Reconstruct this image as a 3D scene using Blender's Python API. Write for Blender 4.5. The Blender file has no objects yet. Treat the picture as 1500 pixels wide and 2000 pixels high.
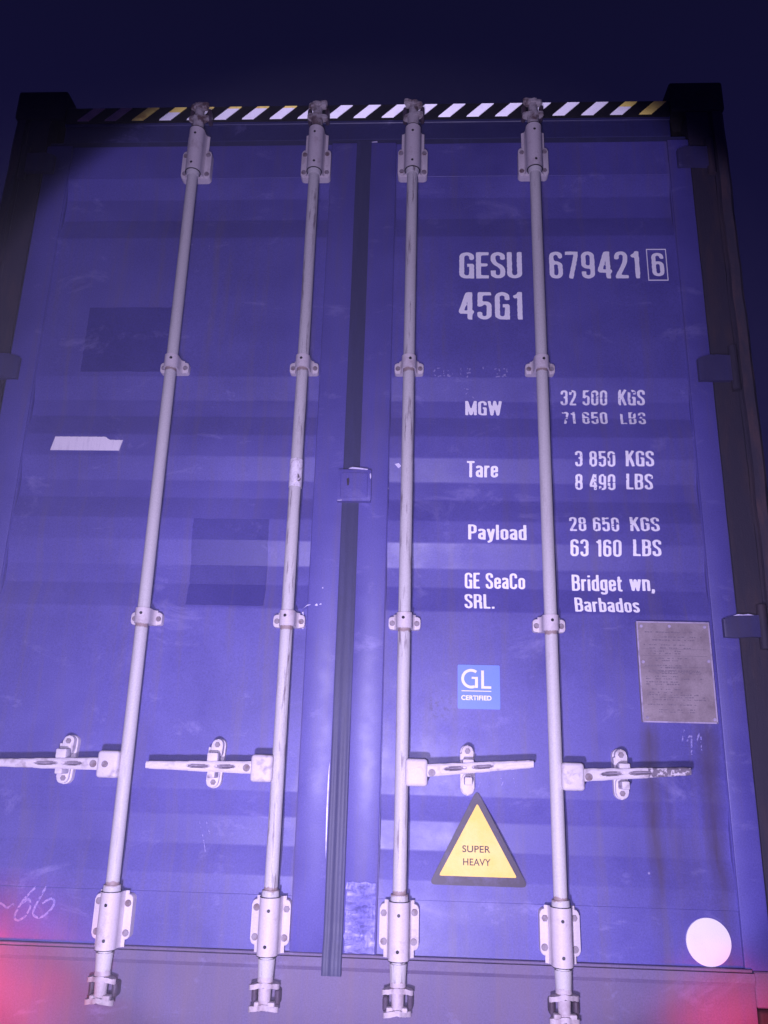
import bpy, bmesh, math, random
import numpy as np
from mathutils import Vector, Matrix, noise as mnoise
random.seed(7)
GLOW_DENSITY = 0.0075
S = bpy.context.scene
C = S.collection
PI = math.pi

# ------------------------------------------------------------------ camera
cam_d = bpy.data.cameras.new('camera')
cam = bpy.data.objects.new('camera', cam_d); C.objects.link(cam); S.camera = cam
CP = Vector((0.225314, -2.250207, 0.670492))
RR = [[0.998751, -0.04865, -0.011401], [0.043185, 0.955178, -0.292865], [0.025138, 0.292007, 0.956086]]
m = Matrix.Identity(4)
for i in range(3):
    m[i][0] = RR[i][0]; m[i][1] = RR[i][2]; m[i][2] = -RR[i][1]; m[i][3] = CP[i]
cam.matrix_world = m
cam_d.sensor_fit = 'VERTICAL'; cam_d.sensor_height = 36.0; cam_d.sensor_width = 27.0
cam_d.lens = 1580.09 / 2000 * 36
cam_d.clip_start = 0.02; cam_d.clip_end = 500

# ------------------------------------------------------------------ night sky
w = bpy.data.worlds.new('World'); S.world = w; w.use_nodes = True
nt = w.node_tree; bg = nt.nodes['Background']
tc = nt.nodes.new('ShaderNodeTexCoord'); sp = nt.nodes.new('ShaderNodeSeparateXYZ'); cr = nt.nodes.new('ShaderNodeValToRGB')
nt.links.new(tc.outputs['Generated'], sp.inputs[0]); nt.links.new(sp.outputs['Z'], cr.inputs[0]); nt.links.new(cr.outputs[0], bg.inputs[0])
cr.color_ramp.elements[0].position = 0.0; cr.color_ramp.elements[0].color = (0.0085, 0.0060, 0.052, 1)
cr.color_ramp.elements[1].position = 0.75; cr.color_ramp.elements[1].color = (0.0044, 0.0040, 0.0215, 1)
bg.inputs[1].default_value = 1.0

# ------------------------------------------------------------------ lamps
def spot(name, loc, axis, half, power, size, blend=0.1):
    d = bpy.data.lights.new(name, 'SPOT'); o = bpy.data.objects.new(name, d); C.objects.link(o)
    o.location = loc; o.rotation_euler = Vector(axis).to_track_quat('-Z', 'Y').to_euler()
    d.spot_size = math.radians(half * 2); d.spot_blend = blend; d.energy = power; d.shadow_soft_size = size
    d.color = (0.70, 0.60, 1.0)
    return o
spot('torch_light', (0.15, -2.25, 0.62), (-0.0082, 0.9654, 0.2607), 32.7, 122, 0.03, 0.07)
spot('torch_light', (0.0, -2.2, 0.15), (0.0304, 0.9319, 0.3615), 32.5, 78, 0.03, 0.07)
spot('fill_light', (0.02, -2.25, 0.20), (-0.02, 0.995, 0.02), 42, 200, 0.02, 1.0).data.color = (0.74, 0.64, 1.0)  # wide fill lamp added to brighten the lower part of the doors

S.view_settings.view_transform = 'Standard'; S.view_settings.look = 'None'
S.view_settings.exposure = 0.2; S.view_settings.gamma = 1.0; S.view_settings.use_curve_mapping = False
S.cycles.max_bounces = 6

# ------------------------------------------------------------------ materials
def mat(name):
    mt = bpy.data.materials.new(name); mt.use_nodes = True
    return mt, mt.node_tree, mt.node_tree.nodes['Principled BSDF']
def N(nt, t, **kw):
    n = nt.nodes.new(t)
    for k, v in kw.items(): setattr(n, k, v)
    return n
def ramp(nt, src, stops):
    r = N(nt, 'ShaderNodeValToRGB'); e = r.color_ramp.elements
    while len(e) > 1: e.remove(e[-1])
    e[0].position = stops[0][0]; e[0].color = stops[0][1]
    for p, c in stops[1:]:
        x = e.new(p); x.color = c
    nt.links.new(src, r.inputs[0]); return r.outputs[0]
def g(v): return (v, v, v, 1)
def noise(nt, co, scale, detail=4, rough=0.55, stretch=None, dist=0.0):
    n = N(nt, 'ShaderNodeTexNoise'); n.inputs['Scale'].default_value = scale; n.inputs['Detail'].default_value = detail
    n.inputs['Roughness'].default_value = rough; n.inputs['Distortion'].default_value = dist
    if stretch:
        mp = N(nt, 'ShaderNodeMapping'); mp.inputs['Scale'].default_value = stretch
        nt.links.new(co, mp.inputs[0]); co = mp.outputs[0]
    nt.links.new(co, n.inputs['Vector']); return n.outputs['Fac']
def mix(nt, fac, a, b, mode='MIX'):
    m = N(nt, 'ShaderNodeMix', data_type='RGBA', blend_type=mode)
    for sock, v in ((m.inputs[0], fac), (m.inputs[6], a), (m.inputs[7], b)):
        if isinstance(v, (int, float)): sock.default_value = v
        elif isinstance(v, tuple): sock.default_value = v
        else: nt.links.new(v, sock)
    return m.outputs[2]
def math_(nt, op, a, b=None, c=None, clamp=False):
    m = N(nt, 'ShaderNodeMath', operation=op, use_clamp=clamp)
    for i, v in enumerate((a, b, c)):
        if v is None: continue
        if isinstance(v, (int, float)): m.inputs[i].default_value = v
        else: nt.links.new(v, m.inputs[i])
    return m.outputs[0]
def bump(nt, bsdf, h, strength, dist):
    b = N(nt, 'ShaderNodeBump'); b.inputs['Strength'].default_value = strength; b.inputs['Distance'].default_value = dist
    nt.links.new(h, b.inputs['Height']); nt.links.new(b.outputs[0], bsdf.inputs['Normal'])
def coords(nt):
    return N(nt, 'ShaderNodeTexCoord').outputs['Object']   # every mesh is modelled in container space

def blue_paint(name, base, dirt=(0.13, 0.10, 0.14, 1), dirt_lo=0.62, dirt_hi=0.9, stains=False, rough=0.42):
    mt, nt, b = mat(name); co = coords(nt)
    big = noise(nt, co, 1.6, 3); mid = noise(nt, co, 7, 5, 0.6); fine = noise(nt, co, 260, 2)
    dark = tuple(c * 0.80 for c in base) + (1,); lite = tuple(min(1, c * 1.14 + 0.008) for c in base) + (1,)
    col = ramp(nt, big, [(0.3, dark), (0.7, lite)])
    col = mix(nt, ramp(nt, mid, [(0.35, g(0)), (0.75, g(0.35))]), col, tuple(min(1, c * 1.3 + 0.02) for c in base) + (1,))
    col = mix(nt, 0.16, col, ramp(nt, fine, [(0.3, g(0.0)), (0.7, g(0.9))]), 'OVERLAY')
    # rain streaked grime
    st = noise(nt, co, 3.0, 6, 0.65, (9, 1, 0.55))
    col = mix(nt, ramp(nt, st, [(dirt_lo - 0.12, g(0)), (dirt_hi, g(0.75))]), col, dirt)
    # rubbed, chalky scuffs
    sc = noise(nt, co, 5, 8, 0.72, (1, 1, 1.8), 0.6)
    col = mix(nt, ramp(nt, sc, [(0.58, g(0)), (0.74, g(0.34))]), col, (0.34, 0.31, 0.62, 1))
    # small chips
    v = N(nt, 'ShaderNodeTexVoronoi'); v.inputs['Scale'].default_value = 16; nt.links.new(co, v.inputs['Vector'])
    pick = N(nt, 'ShaderNodeSeparateColor'); nt.links.new(v.outputs['Color'], pick.inputs[0])
    chip = math_(nt, 'MULTIPLY', ramp(nt, v.outputs['Distance'], [(0.025, g(1)), (0.06, g(0))]), ramp(nt, pick.outputs[0], [(0.955, g(0)), (0.96, g(1))]))
    col = mix(nt, math_(nt, 'MULTIPLY', chip, 0.55), col, (0.62, 0.56, 0.75, 1))
    if stains:
        xyz = N(nt, 'ShaderNodeSeparateXYZ'); nt.links.new(co, xyz.inputs[0])
        wob = math_(nt, 'MULTIPLY', math_(nt, 'SUBTRACT', noise(nt, co, 4, 4, 0.6, (0.3, 1, 1)), 0.5), 0.05)
        X = math_(nt, 'ADD', xyz.outputs['X'], wob)
        tot = None
        # (centre x, half width, top z, bottom z, strength): rust water run down from the data plate
        for cx, hw, zt, zb, s in ((0.832, 0.030, 0.80, 0.12, 0.85), (0.985, 0.034, 0.80, 0.10, 0.85), (0.90, 0.065, 0.55, 0.1, 0.35), (0.872, 0.012, 0.66, 0.2, 0.4)):
            a = math_(nt, 'SUBTRACT', 1.0, math_(nt, 'DIVIDE', math_(nt, 'ABSOLUTE', math_(nt, 'SUBTRACT', X, cx)), hw), clamp=True)
            a = math_(nt, 'POWER', a, 0.7)
            t = N(nt, 'ShaderNodeMapRange'); t.inputs['From Min'].default_value = zt; t.inputs['From Max'].default_value = zt - 0.05; nt.links.new(xyz.outputs['Z'], t.inputs[0])
            u = N(nt, 'ShaderNodeMapRange'); u.inputs['From Min'].default_value = zb; u.inputs['From Max'].default_value = zb + 0.35; nt.links.new(xyz.outputs['Z'], u.inputs[0])
            a = math_(nt, 'MULTIPLY', math_(nt, 'MULTIPLY', a, t.outputs[0]), math_(nt, 'MULTIPLY', u.outputs[0], s))
            tot = a if tot is None else math_(nt, 'MAXIMUM', tot, a)
        tot = math_(nt, 'MULTIPLY', tot, ramp(nt, noise(nt, co, 6, 7, 0.7, (6, 1, 0.8)), [(0.25, g(0.35)), (0.65, g(1))]))
        col = mix(nt, tot, col, (0.050, 0.030, 0.055, 1))
    if stains:
        dd = N(nt, 'ShaderNodeVectorMath', operation='DISTANCE'); nt.links.new(co, dd.inputs[0]); dd.inputs[1].default_value = (0.275, 0.008, 0.815)
        sm_ = math_(nt, 'MULTIPLY', ramp(nt, dd.outputs['Value'], [(0.02, g(1)), (0.065, g(0))]), ramp(nt, noise(nt, co, 90, 4, 0.7), [(0.50, g(0)), (0.62, g(0.6))]))
        col = mix(nt, sm_, col, (0.04, 0.03, 0.10, 1))
    nt.links.new(col, b.inputs['Base Color'])
    nt.links.new(ramp(nt, mid, [(0.3, g(rough - 0.05)), (0.7, g(rough + 0.16))]), b.inputs['Roughness'])
    b.inputs['Specular IOR Level'].default_value = 0.45
    h = math_(nt, 'ADD', math_(nt, 'MULTIPLY', big, 0.8), math_(nt, 'ADD', math_(nt, 'MULTIPLY', mid, 0.22), math_(nt, 'MULTIPLY', fine, 0.02)))
    bump(nt, b, h, 0.35, 0.012)
    return mt
BLUE = (0.075, 0.064, 0.290)
M_blue = blue_paint('blue_door_paint', BLUE, stains=True)
M_frame = blue_paint('blue_frame_paint', (0.070, 0.065, 0.22))
M_hinge = blue_paint('grimy_hinge_paint', (0.032, 0.029, 0.11), dirt=(0.05, 0.035, 0.05, 1), dirt_lo=0.5)
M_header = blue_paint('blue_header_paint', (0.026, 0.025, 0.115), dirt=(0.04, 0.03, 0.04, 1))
M_patch = blue_paint('dark_blue_patch_paint', (0.036, 0.029, 0.20), dirt_lo=0.75)
M_sill = blue_paint('dusty_sill_paint', (0.120, 0.090, 0.20), dirt=(0.17, 0.115, 0.14, 1), dirt_lo=0.5, rough=0.6)

def worn(name, base, stain, lo, hi, rough=0.55, scale=14, bumpd=0.0015, spec=0.4, stretch=None, fine=0.12, bands=()):
    mt, nt, b = mat(name); co = coords(nt)
    n1 = noise(nt, co, scale, 7, 0.65, stretch); n2 = noise(nt, co, 240, 3, 0.6); n3 = noise(nt, co, 3, 2)
    col = mix(nt, ramp(nt, n1, [(lo, g(0)), (hi, g(1))]), base, stain)
    col = mix(nt, fine, col, ramp(nt, n2, [(0.3, g(0.1)), (0.7, g(0.9))]), 'OVERLAY')
    col = mix(nt, ramp(nt, n3, [(0.3, g(0)), (0.7, g(0.22))]), col, tuple(c * 0.7 for c in base[:3]) + (1,))
    if bands:
        xyz = N(nt, 'ShaderNodeSeparateXYZ'); nt.links.new(co, xyz.inputs[0]); nb = noise(nt, co, 45, 6, 0.7)
        for zc, zh in bands:
            d_ = math_(nt, 'DIVIDE', math_(nt, 'ABSOLUTE', math_(nt, 'SUBTRACT', xyz.outputs['Z'], zc)), zh)
            e_ = math_(nt, 'SUBTRACT', math_(nt, 'ADD', nb, 0.25), math_(nt, 'MULTIPLY', d_, 0.5))
            col = mix(nt, ramp(nt, e_, [(0.46, g(0)), (0.58, g(0.75))]), col, (0.22, 0.13, 0.11, 1))
    nt.links.new(col, b.inputs['Base Color']); b.inputs['Roughness'].default_value = rough
    b.inputs['Specular IOR Level'].default_value = spec
    bump(nt, b, math_(nt, 'ADD', n1, math_(nt, 'MULTIPLY', n2, 0.3)), 0.5, bumpd)
    return mt
M_bar = worn('galvanised_bar', (0.53, 0.50, 0.50, 1), (0.27, 0.22, 0.235, 1), 0.58, 0.80, scale=10, stretch=(5, 5, 0.6), bands=((2.70, 0.03), (1.79, 0.010), (1.008, 0.010), (0.352, 0.010), (0.145, 0.02)))
M_barw = worn('scratched_bar', (0.53, 0.50, 0.50, 1), (0.18, 0.14, 0.16, 1), 0.56, 0.65, scale=10, stretch=(8, 8, 0.7), bands=((2.70, 0.03), (1.79, 0.012), (1.008, 0.012), (0.352, 0.012), (0.145, 0.02)))
M_cast = worn('bracket_metal', (0.60, 0.53, 0.555, 1), (0.34, 0.26, 0.27, 1), 0.55, 0.80, scale=22)
M_handle = worn('handle_metal', (0.62, 0.56, 0.60, 1), (0.20, 0.15, 0.17, 1), 0.54, 0.72, scale=30)
M_rusty = worn('rusty_handle_metal', (0.16, 0.13, 0.17, 1), (0.66, 0.6, 0.66, 1), 0.50, 0.58, scale=70, bumpd=0.003)
M_camr = worn('rusty_cam_metal', (0.46, 0.41, 0.42, 1), (0.10, 0.05, 0.05, 1), 0.45, 0.60, scale=26, bumpd=0.004)
M_cam = worn('cam_metal', (0.50, 0.43, 0.46, 1), (0.24, 0.16, 0.18, 1), 0.52, 0.74, scale=30, bumpd=0.003)
M_bolt = worn('bolt_metal', (0.26, 0.22, 0.25, 1), (0.13, 0.075, 0.07, 1), 0.45, 0.65, scale=60)
M_hollow = worn('dark_hollow_metal', (0.20, 0.17, 0.22, 1), (0.34, 0.29, 0.33, 1), 0.5, 0.75, scale=60)  # darker tone for the thumb hollows of the levers
M_hole = worn('dark_hole', (0.02, 0.016, 0.022, 1), (0.01, 0.01, 0.012, 1), 0.4, 0.6, scale=60)
M_keep = worn('keeper_metal', (0.075, 0.050, 0.085, 1), (0.05, 0.025, 0.03, 1), 0.45, 0.65, scale=30, bumpd=0.003)
M_gasket = worn('door_seal_rubber', (0.036, 0.036, 0.100, 1), (0.050, 0.050, 0.16, 1), 0.50, 0.75, rough=0.48, scale=6, stretch=(3, 3, 0.5), spec=0.3)
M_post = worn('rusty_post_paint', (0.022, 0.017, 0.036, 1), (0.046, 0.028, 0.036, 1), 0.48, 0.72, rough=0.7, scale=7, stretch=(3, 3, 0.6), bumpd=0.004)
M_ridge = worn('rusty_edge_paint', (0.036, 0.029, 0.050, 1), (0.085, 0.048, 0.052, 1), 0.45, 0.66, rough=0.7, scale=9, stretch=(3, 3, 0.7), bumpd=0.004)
M_castg = worn('black_casting_paint', (0.018, 0.016, 0.022, 1), (0.035, 0.025, 0.028, 1), 0.5, 0.7, rough=0.7, scale=18, bumpd=0.004)
M_text = worn('white_stencil_paint', (0.92, 0.90, 0.92, 1), (0.62, 0.60, 0.75, 1), 0.62, 0.85, rough=0.5, scale=30, bumpd=0.0003)
M_textd = worn('chipped_stencil_paint', (0.86, 0.84, 0.88, 1), (0.42, 0.40, 0.60, 1), 0.54, 0.74, rough=0.5, scale=60, bumpd=0.0003)
M_chalk = worn('chalk', (0.30, 0.27, 0.52, 1), (0.14, 0.13, 0.42, 1), 0.46, 0.6, rough=0.9, scale=150, bumpd=0.0003, spec=0.1)
M_white = worn('white_sticker', (0.84, 0.79, 0.80, 1), (0.74, 0.69, 0.72, 1), 0.5, 0.8, rough=0.5, scale=8, bumpd=0.0002, fine=0.04)
M_tape = worn('torn_white_tape', (0.80, 0.74, 0.80, 1), (0.55, 0.50, 0.60, 1), 0.50, 0.75, rough=0.6, scale=9, stretch=(9, 1, 0.5), bumpd=0.0006)
M_plate = worn('weathered_data_plate', (0.30, 0.245, 0.26, 1), (0.20, 0.155, 0.17, 1), 0.42, 0.62, rough=0.5, scale=16, bumpd=0.0008)
M_plate_ink = worn('faded_plate_ink', (0.150, 0.118, 0.150, 1), (0.20, 0.165, 0.195, 1), 0.42, 0.62, rough=0.6, scale=90, bumpd=0.0002)
M_plate_edge = worn('plate_edge', (0.42, 0.36, 0.50, 1), (0.22, 0.18, 0.25, 1), 0.5, 0.65, rough=0.45, scale=22, bumpd=0.0008)
M_gl = worn('light_blue_sticker', (0.14, 0.24, 0.66, 1), (0.17, 0.25, 0.68, 1), 0.5, 0.8, rough=0.45, scale=10, bumpd=0.0002, fine=0.05)
M_tri_k = worn('black_triangle_border', (0.034, 0.022, 0.042, 1), (0.09, 0.07, 0.17, 1), 0.52, 0.74, rough=0.5, scale=14, bumpd=0.0005)
M_tri_y = worn('yellow_label', (0.86, 0.55, 0.06, 1), (0.88, 0.66, 0.20, 1), 0.45, 0.72, rough=0.5, scale=6, bumpd=0.0003, fine=0.05)
M_ink = worn('black_ink', (0.055, 0.040, 0.035, 1), (0.16, 0.12, 0.06, 1), 0.55, 0.75, rough=0.6, scale=60, bumpd=0.0002)
M_stripe_k = worn('black_stripe_tape', (0.010, 0.009, 0.014, 1), (0.02, 0.016, 0.02, 1), 0.5, 0.7, rough=0.6, scale=30)
M_stripe_w = worn('white_stripe_tape', (0.96, 0.94, 0.98, 1), (0.82, 0.79, 0.86, 1), 0.5, 0.8, rough=0.4, scale=30, bumpd=0.0002)
M_stripe_y = worn('yellow_stripe_tape', (0.98, 0.80, 0.20, 1), (0.55, 0.30, 0.08, 1), 0.50, 0.70, rough=0.4, scale=30, bumpd=0.0002)
M_stripe_d = worn('dirty_stripe_tape', (0.75, 0.50, 0.45, 1), (0.45, 0.30, 0.30, 1), 0.45, 0.7, rough=0.6, scale=20)
for mm_ in (M_stripe_w, M_stripe_y):
    bb = mm_.node_tree.nodes['Principled BSDF']; bb.inputs['Metallic'].default_value = 0.55; bb.inputs['Roughness'].default_value = 0.55
M_edge = worn('bare_chipped_edge', (0.72, 0.67, 0.88, 1), (0.4, 0.36, 0.6, 1), 0.45, 0.65, rough=0.35, scale=40)

def foil():
    mt, nt, b = mat('crinkled_silver_foil'); co = coords(nt)
    n1 = noise(nt, co, 26, 8, 0.7, (1, 1, 2.2), 1.2); n2 = noise(nt, co, 8, 3)
    xyz = N(nt, 'ShaderNodeSeparateXYZ'); nt.links.new(co, xyz.inputs[0])
    col = mix(nt, ramp(nt, n2, [(0.35, g(0)), (0.65, g(1))]), (0.36, 0.34, 0.66, 1), (0.14, 0.125, 0.42, 1))
    nt.links.new(col, b.inputs['Base Color']); b.inputs['Metallic'].default_value = 0.6; b.inputs['Roughness'].default_value = 0.33
    bump(nt, b, n1, 0.9, 0.006); return mt
M_foil = foil()
def ruptape():
    mt, nt, b = mat('frayed_tape'); co = coords(nt)
    n1 = noise(nt, co, 60, 8, 0.75, (1, 1, 0.6), 1.0)
    nt.links.new(ramp(nt, n1, [(0.40, (0.85, 0.80, 0.86, 1)), (0.56, (0.66, 0.6, 0.65, 1)), (0.62, (0.06, 0.045, 0.05, 1))]), b.inputs['Base Color'])
    b.inputs['Roughness'].default_value = 0.5; bump(nt, b, n1, 0.8, 0.003); return mt
M_fray = ruptape()
def lamp_red():
    mt, nt, b = mat('red_lamp_lens'); b.inputs['Base Color'].default_value = (0.5, 0.01, 0.03, 1)
    b.inputs['Emission Color'].default_value = (1.0, 0.02, 0.06, 1); b.inputs['Emission Strength'].default_value = 0.35
    b.inputs['Roughness'].default_value = 0.3; return mt
M_lens = lamp_red()

# ------------------------------------------------------------------ helpers
def obj(name, bm, mats, parent=None, label=None, smooth=None):
    me = bpy.data.meshes.new(name); bm.normal_update(); bm.to_mesh(me); bm.free()
    for mm in (mats if isinstance(mats, (list, tuple)) else [mats]): me.materials.append(mm)
    if smooth is not None:
        for p in me.polygons: p.use_smooth = True
        try: me.set_sharp_from_angle(angle=math.radians(smooth))
        except Exception: pass
    o = bpy.data.objects.new(name, me); C.objects.link(o)
    if parent is not None: o.parent = parent
    if label: o['label'] = label
    return o
def new(): return bmesh.new()
def box(bm, x0, x1, y0, y1, z0, z1, bev=0.0, seg=1, mi=0):
    r = bmesh.ops.create_cube(bm, size=1.0); vs = r['verts']
    for v in vs:
        v.co = Vector(((x0 + x1) / 2 + v.co.x * (x1 - x0), (y0 + y1) / 2 + v.co.y * (y1 - y0), (z0 + z1) / 2 + v.co.z * (z1 - z0)))
    fs = set(f for v in vs for f in v.link_faces)
    for f in fs: f.material_index = mi
    if bev > 0:
        es = list(set(e for v in vs for e in v.link_edges))
        rr = bmesh.ops.bevel(bm, geom=es, offset=bev, segments=seg, profile=0.5, affect='EDGES')
        for f in rr['faces']: f.material_index = mi
def cyl(bm, p0, p1, r0, r1=None, n=24, mi=0, caps=True):
    p0 = Vector(p0); p1 = Vector(p1); r1 = r0 if r1 is None else r1
    ax = (p1 - p0); q = ax.to_track_quat('Z', 'Y'); a = []; b = []
    for i in range(n):
        t = 2 * PI * i / n; d = q @ Vector((math.cos(t), math.sin(t), 0))
        a.append(bm.verts.new(p0 + d * r0)); b.append(bm.verts.new(p1 + d * r1))
    fs = [bm.faces.new((a[i], a[(i + 1) % n], b[(i + 1) % n], b[i])) for i in range(n)]
    if caps: fs += [bm.faces.new(a[::-1]), bm.faces.new(b)]
    for f in fs: f.material_index = mi
def prism(bm, pts, f, d0, d1, mi=0, bev=0.0):
    """closed outline pts (2d) placed by f(u, v, d), extruded d0 -> d1"""
    a = [bm.verts.new(f(u, v, d0)) for u, v in pts]; b = [bm.verts.new(f(u, v, d1)) for u, v in pts]; n = len(pts)
    fa = bm.faces.new(a); fb = bm.faces.new(b[::-1]); fs = [fa, fb]
    fs += [bm.faces.new((a[(i + 1) % n], a[i], b[i], b[(i + 1) % n])) for i in range(n)]
    for x in fs: x.material_index = mi
    if bev:
        rr = bmesh.ops.bevel(bm, geom=list(fa.edges), offset=bev, segments=2, profile=0.5, affect='EDGES')
        for x in rr['faces']: x.material_index = mi
    bmesh.ops.recalc_face_normals(bm, faces=[x for x in bm.faces if x.is_valid])
def rrect(x0, x1, z0, z1, r, n=6):
    o = []
    for cx, cz, a in ((x1 - r, z1 - r, 0), (x0 + r, z1 - r, 90), (x0 + r, z0 + r, 180), (x1 - r, z0 + r, 270)):
        for i in range(n + 1):
            t = math.radians(a + 90 * i / n); o.append((cx + r * math.cos(t), cz + r * math.sin(t)))
    return o
FXZ = lambda u, v, d: Vector((u, d, v))
FXY = lambda u, v, d: Vector((u, v, d))

# ------------------------------------------------------------------ door profile
PY = 0.009; RY = 0.0275
K = [(2.667, PY), (2.532, PY), (2.462, RY), (2.380, RY), (2.300, PY),
     (1.796, PY), (1.722, RY), (1.668, RY), (1.600, PY), (1.531, PY), (1.459, RY), (1.404, RY), (1.336, PY), (1.270, PY), (1.198, RY), (1.142, RY), (1.072, PY),
     (0.583, PY), (0.516, RY), (0.446, RY), (0.374, PY), (0.199, PY)]
def prof(z):
    for (za, ya), (zb, yb) in zip(K, K[1:]):
        if zb <= z <= za: return yb + (ya - yb) * (z - zb) / (za - zb)
    return PY

root = bpy.data.objects.new('shipping_container', None); C.objects.link(root)
root['label'] = 'blue steel shipping container with closed double doors, white locking bars and painted numbers'
root['category'] = 'container'

# ---- doors
def door(xo, xi, xa, xb, label):
    """xo/xi outer and inner edge, xa..xb corrugated panel"""
    bm = new()
    lo, hi = min(xo, xi), max(xo, xi)
    # corrugated panel, finely divided so the sheet is never perfectly straight
    zs = []
    for (za, ya), (zb, yb) in zip(K, K[1:]):
        n = max(1, int((za - zb) / 0.03)); zs += sorted({za + (zb - za) * i / n for i in range(n)} | {za - 0.0035, zb + 0.0035}, reverse=True)
    zs.append(K[-1][0])
    nx = 40; grid = []
    for z in zs:
        row = []
        for i in range(nx + 1):
            x = xa + (xb - xa) * i / nx
            e = min(1, min(i, nx - i) / 4)
            d = 0.0022 * e * mnoise.noise(Vector((x * 3.1 + xa, 0, z * 2.3)))
            row.append(bm.verts.new((x, prof(z) + d, z)))
        grid.append(row)
    for r in range(len(zs) - 1):
        for i in range(nx):
            bm.faces.new((grid[r + 1][i], grid[r + 1][i + 1], grid[r][i + 1], grid[r][i]))
    # frame members
    box(bm, lo, xa, 0.0, 0.055, 0.199, 2.667, 0.003, 2)
    box(bm, xb, hi, 0.0, 0.055, 0.199, 2.667, 0.003, 2)
    box(bm, xa + 0.0005, xb - 0.0005, 0.0072, 0.055, 2.533, 2.665, 0.0006)
    box(bm, xa + 0.0005, xb - 0.0005, 0.0070, 0.055, 0.201, 0.330, 0.0006)
    # weld beads down both sides of the panel
    for x in (xa, xb):
        cyl(bm, (x, PY, 0.335), (x, PY, 2.58), 0.0022, n=6)
    return obj('door', bm, M_blue, root, label, smooth=35)
doorL = door(-1.086, -0.0125, -0.998, -0.098, 'left door with dark square paint patches and torn tape')
doorR = door(1.090, 0.0345, 0.120, 1.022, 'right door with white painted numbers and stickers')

# ---- rubber seal between the doors, and round them
bm = new()
sec = [(-0.0135, 0.010), (-0.0135, -0.006), (-0.011, -0.010), (-0.006, -0.011), (-0.003, -0.006), (0.002, -0.005), (0.006, -0.009), (0.010, -0.013), (0.014, -0.013),
       (0.018, -0.009), (0.022, -0.005), (0.027, -0.006), (0.031, -0.011), (0.0345, -0.009), (0.036, -0.003), (0.036, 0.010)]
rows = []
for k in range(61):
    z = 0.156 + (2.672 - 0.156) * k / 60; dx = 0.0022 * mnoise.noise(Vector((0, 0, z * 2.2))); f = 0.42 if z > 0.78 else (0.42 + 0.58 * min(1, (0.78 - z) / 0.12))
    rows.append([bm.verts.new((x + dx, (y * f * 0.25 - 0.0015 if y < 0 else y) - (0.016 if z < 0.2 else 0), z)) for x, y in sec])
for a, b in zip(rows, rows[1:]):
    for i in range(len(sec) - 1): bm.faces.new((a[i], a[i + 1], b[i + 1], b[i]))
bm.faces.new(rows[0][::-1]); bm.faces.new(rows[-1])
bmesh.ops.recalc_face_normals(bm, faces=bm.faces[:])
obj('door_seal', bm, M_gasket, doorR, smooth=50)
bm = new()
box(bm, -1.084, 1.088, 0.012, 0.05, 2.6675, 2.690, 0.002)
box(bm, -1.0905, -1.0865, 0.006, 0.05, 0.20, 2.667); box(bm, 1.0905, 1.0945, 0.006, 0.05, 0.20, 2.667)
obj('frame_seal', bm, M_gasket, root)

# bare metal chips along the seal and frame
bm = new()
CH = []
def chip(bm, pts, y, t=0.001): CH.append((pts, y, t))
def chips(par, mt=None, name='paint_chip'):
    for pts, y, t in CH:
        bm = new(); a = [bm.verts.new((x, y, z)) for x, z in pts]; b = [bm.verts.new((x, y + t, z)) for x, z in pts]; n = len(pts)
        bm.faces.new(a); bm.faces.new(b[::-1])
        for i in range(n): bm.faces.new((a[i], a[(i + 1) % n], b[(i + 1) % n], b[i]))
        bmesh.ops.recalc_face_normals(bm, faces=bm.faces[:])
        obj(name, bm, mt or M_edge, par)
    CH.clear()
chip(bm, [(-0.0190, 0.63), (-0.0165, 0.66), (-0.0160, 0.50), (-0.0162, 0.42), (-0.0185, 0.47), (-0.0200, 0.54)], -0.0014)
chip(bm, [(-0.110, 1.015), (-0.103, 1.03), (-0.1075, 1.012)], -0.0014); chip(bm, [(-0.113, 1.06), (-0.107, 1.045), (-0.109, 1.062)], -0.0014)
chip(bm, [(-0.112, 1.070), (-0.098, 1.082), (-0.088, 1.083), (-0.101, 1.078)], -0.0014)
chip(bm, [(-0.078, 1.081), (-0.072, 1.086), (-0.069, 1.080), (-0.074, 1.079)], -0.0014)
chip(bm, [(-0.066, 1.083), (-0.060, 1.087), (-0.059, 1.083)], -0.0014); chip(bm, [(-0.060, 1.13), (-0.057, 1.134), (-0.056, 1.129)], -0.0014)
chips(doorL)
bm = new()
chip(bm, [(0.138, 1.512), (0.150, 1.515), (0.158, 1.506), (0.150, 1.499), (0.146, 1.503)], prof(1.505) - 0.004)
chip(bm, [(0.020, 2.667), (0.055, 2.672), (0.056, 2.667)], -0.001)
chips(doorR)

# ---- header, sill, posts, castings, shell
bm = new()
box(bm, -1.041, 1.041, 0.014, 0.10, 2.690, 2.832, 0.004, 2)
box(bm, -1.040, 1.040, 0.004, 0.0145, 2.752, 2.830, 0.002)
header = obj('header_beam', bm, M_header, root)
bm = new()
box(bm, -1.041, 1.041, -0.004, 0.16, 0.0, 0.172, 0.004, 2)
box(bm, 1.0415, 1.0915, -0.0035, 0.12, 0.1195, 0.1985, 0.003); box(bm, -1.0915, -1.0415, -0.0035, 0.12, 0.1195, 0.1985, 0.003)
# sloping drip lip on top of the sill
prism(bm, [(-0.0090, 0.174), (-0.0035, 0.164), (0.16, 0.164), (0.16, 0.1960), (0.012, 0.1960), (-0.0080, 0.1945)], lambda u, v, d: Vector((d, u, v)), -1.0405, 1.0405)
sill = obj('door_sill', bm, M_sill, root, smooth=30)
bm = new()
box(bm, -1.036, 1.036, -0.0090, 0.0115, 0.1965, 0.2035, 0.0015)
obj('bottom_seal', bm, M_sill, root)

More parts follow.
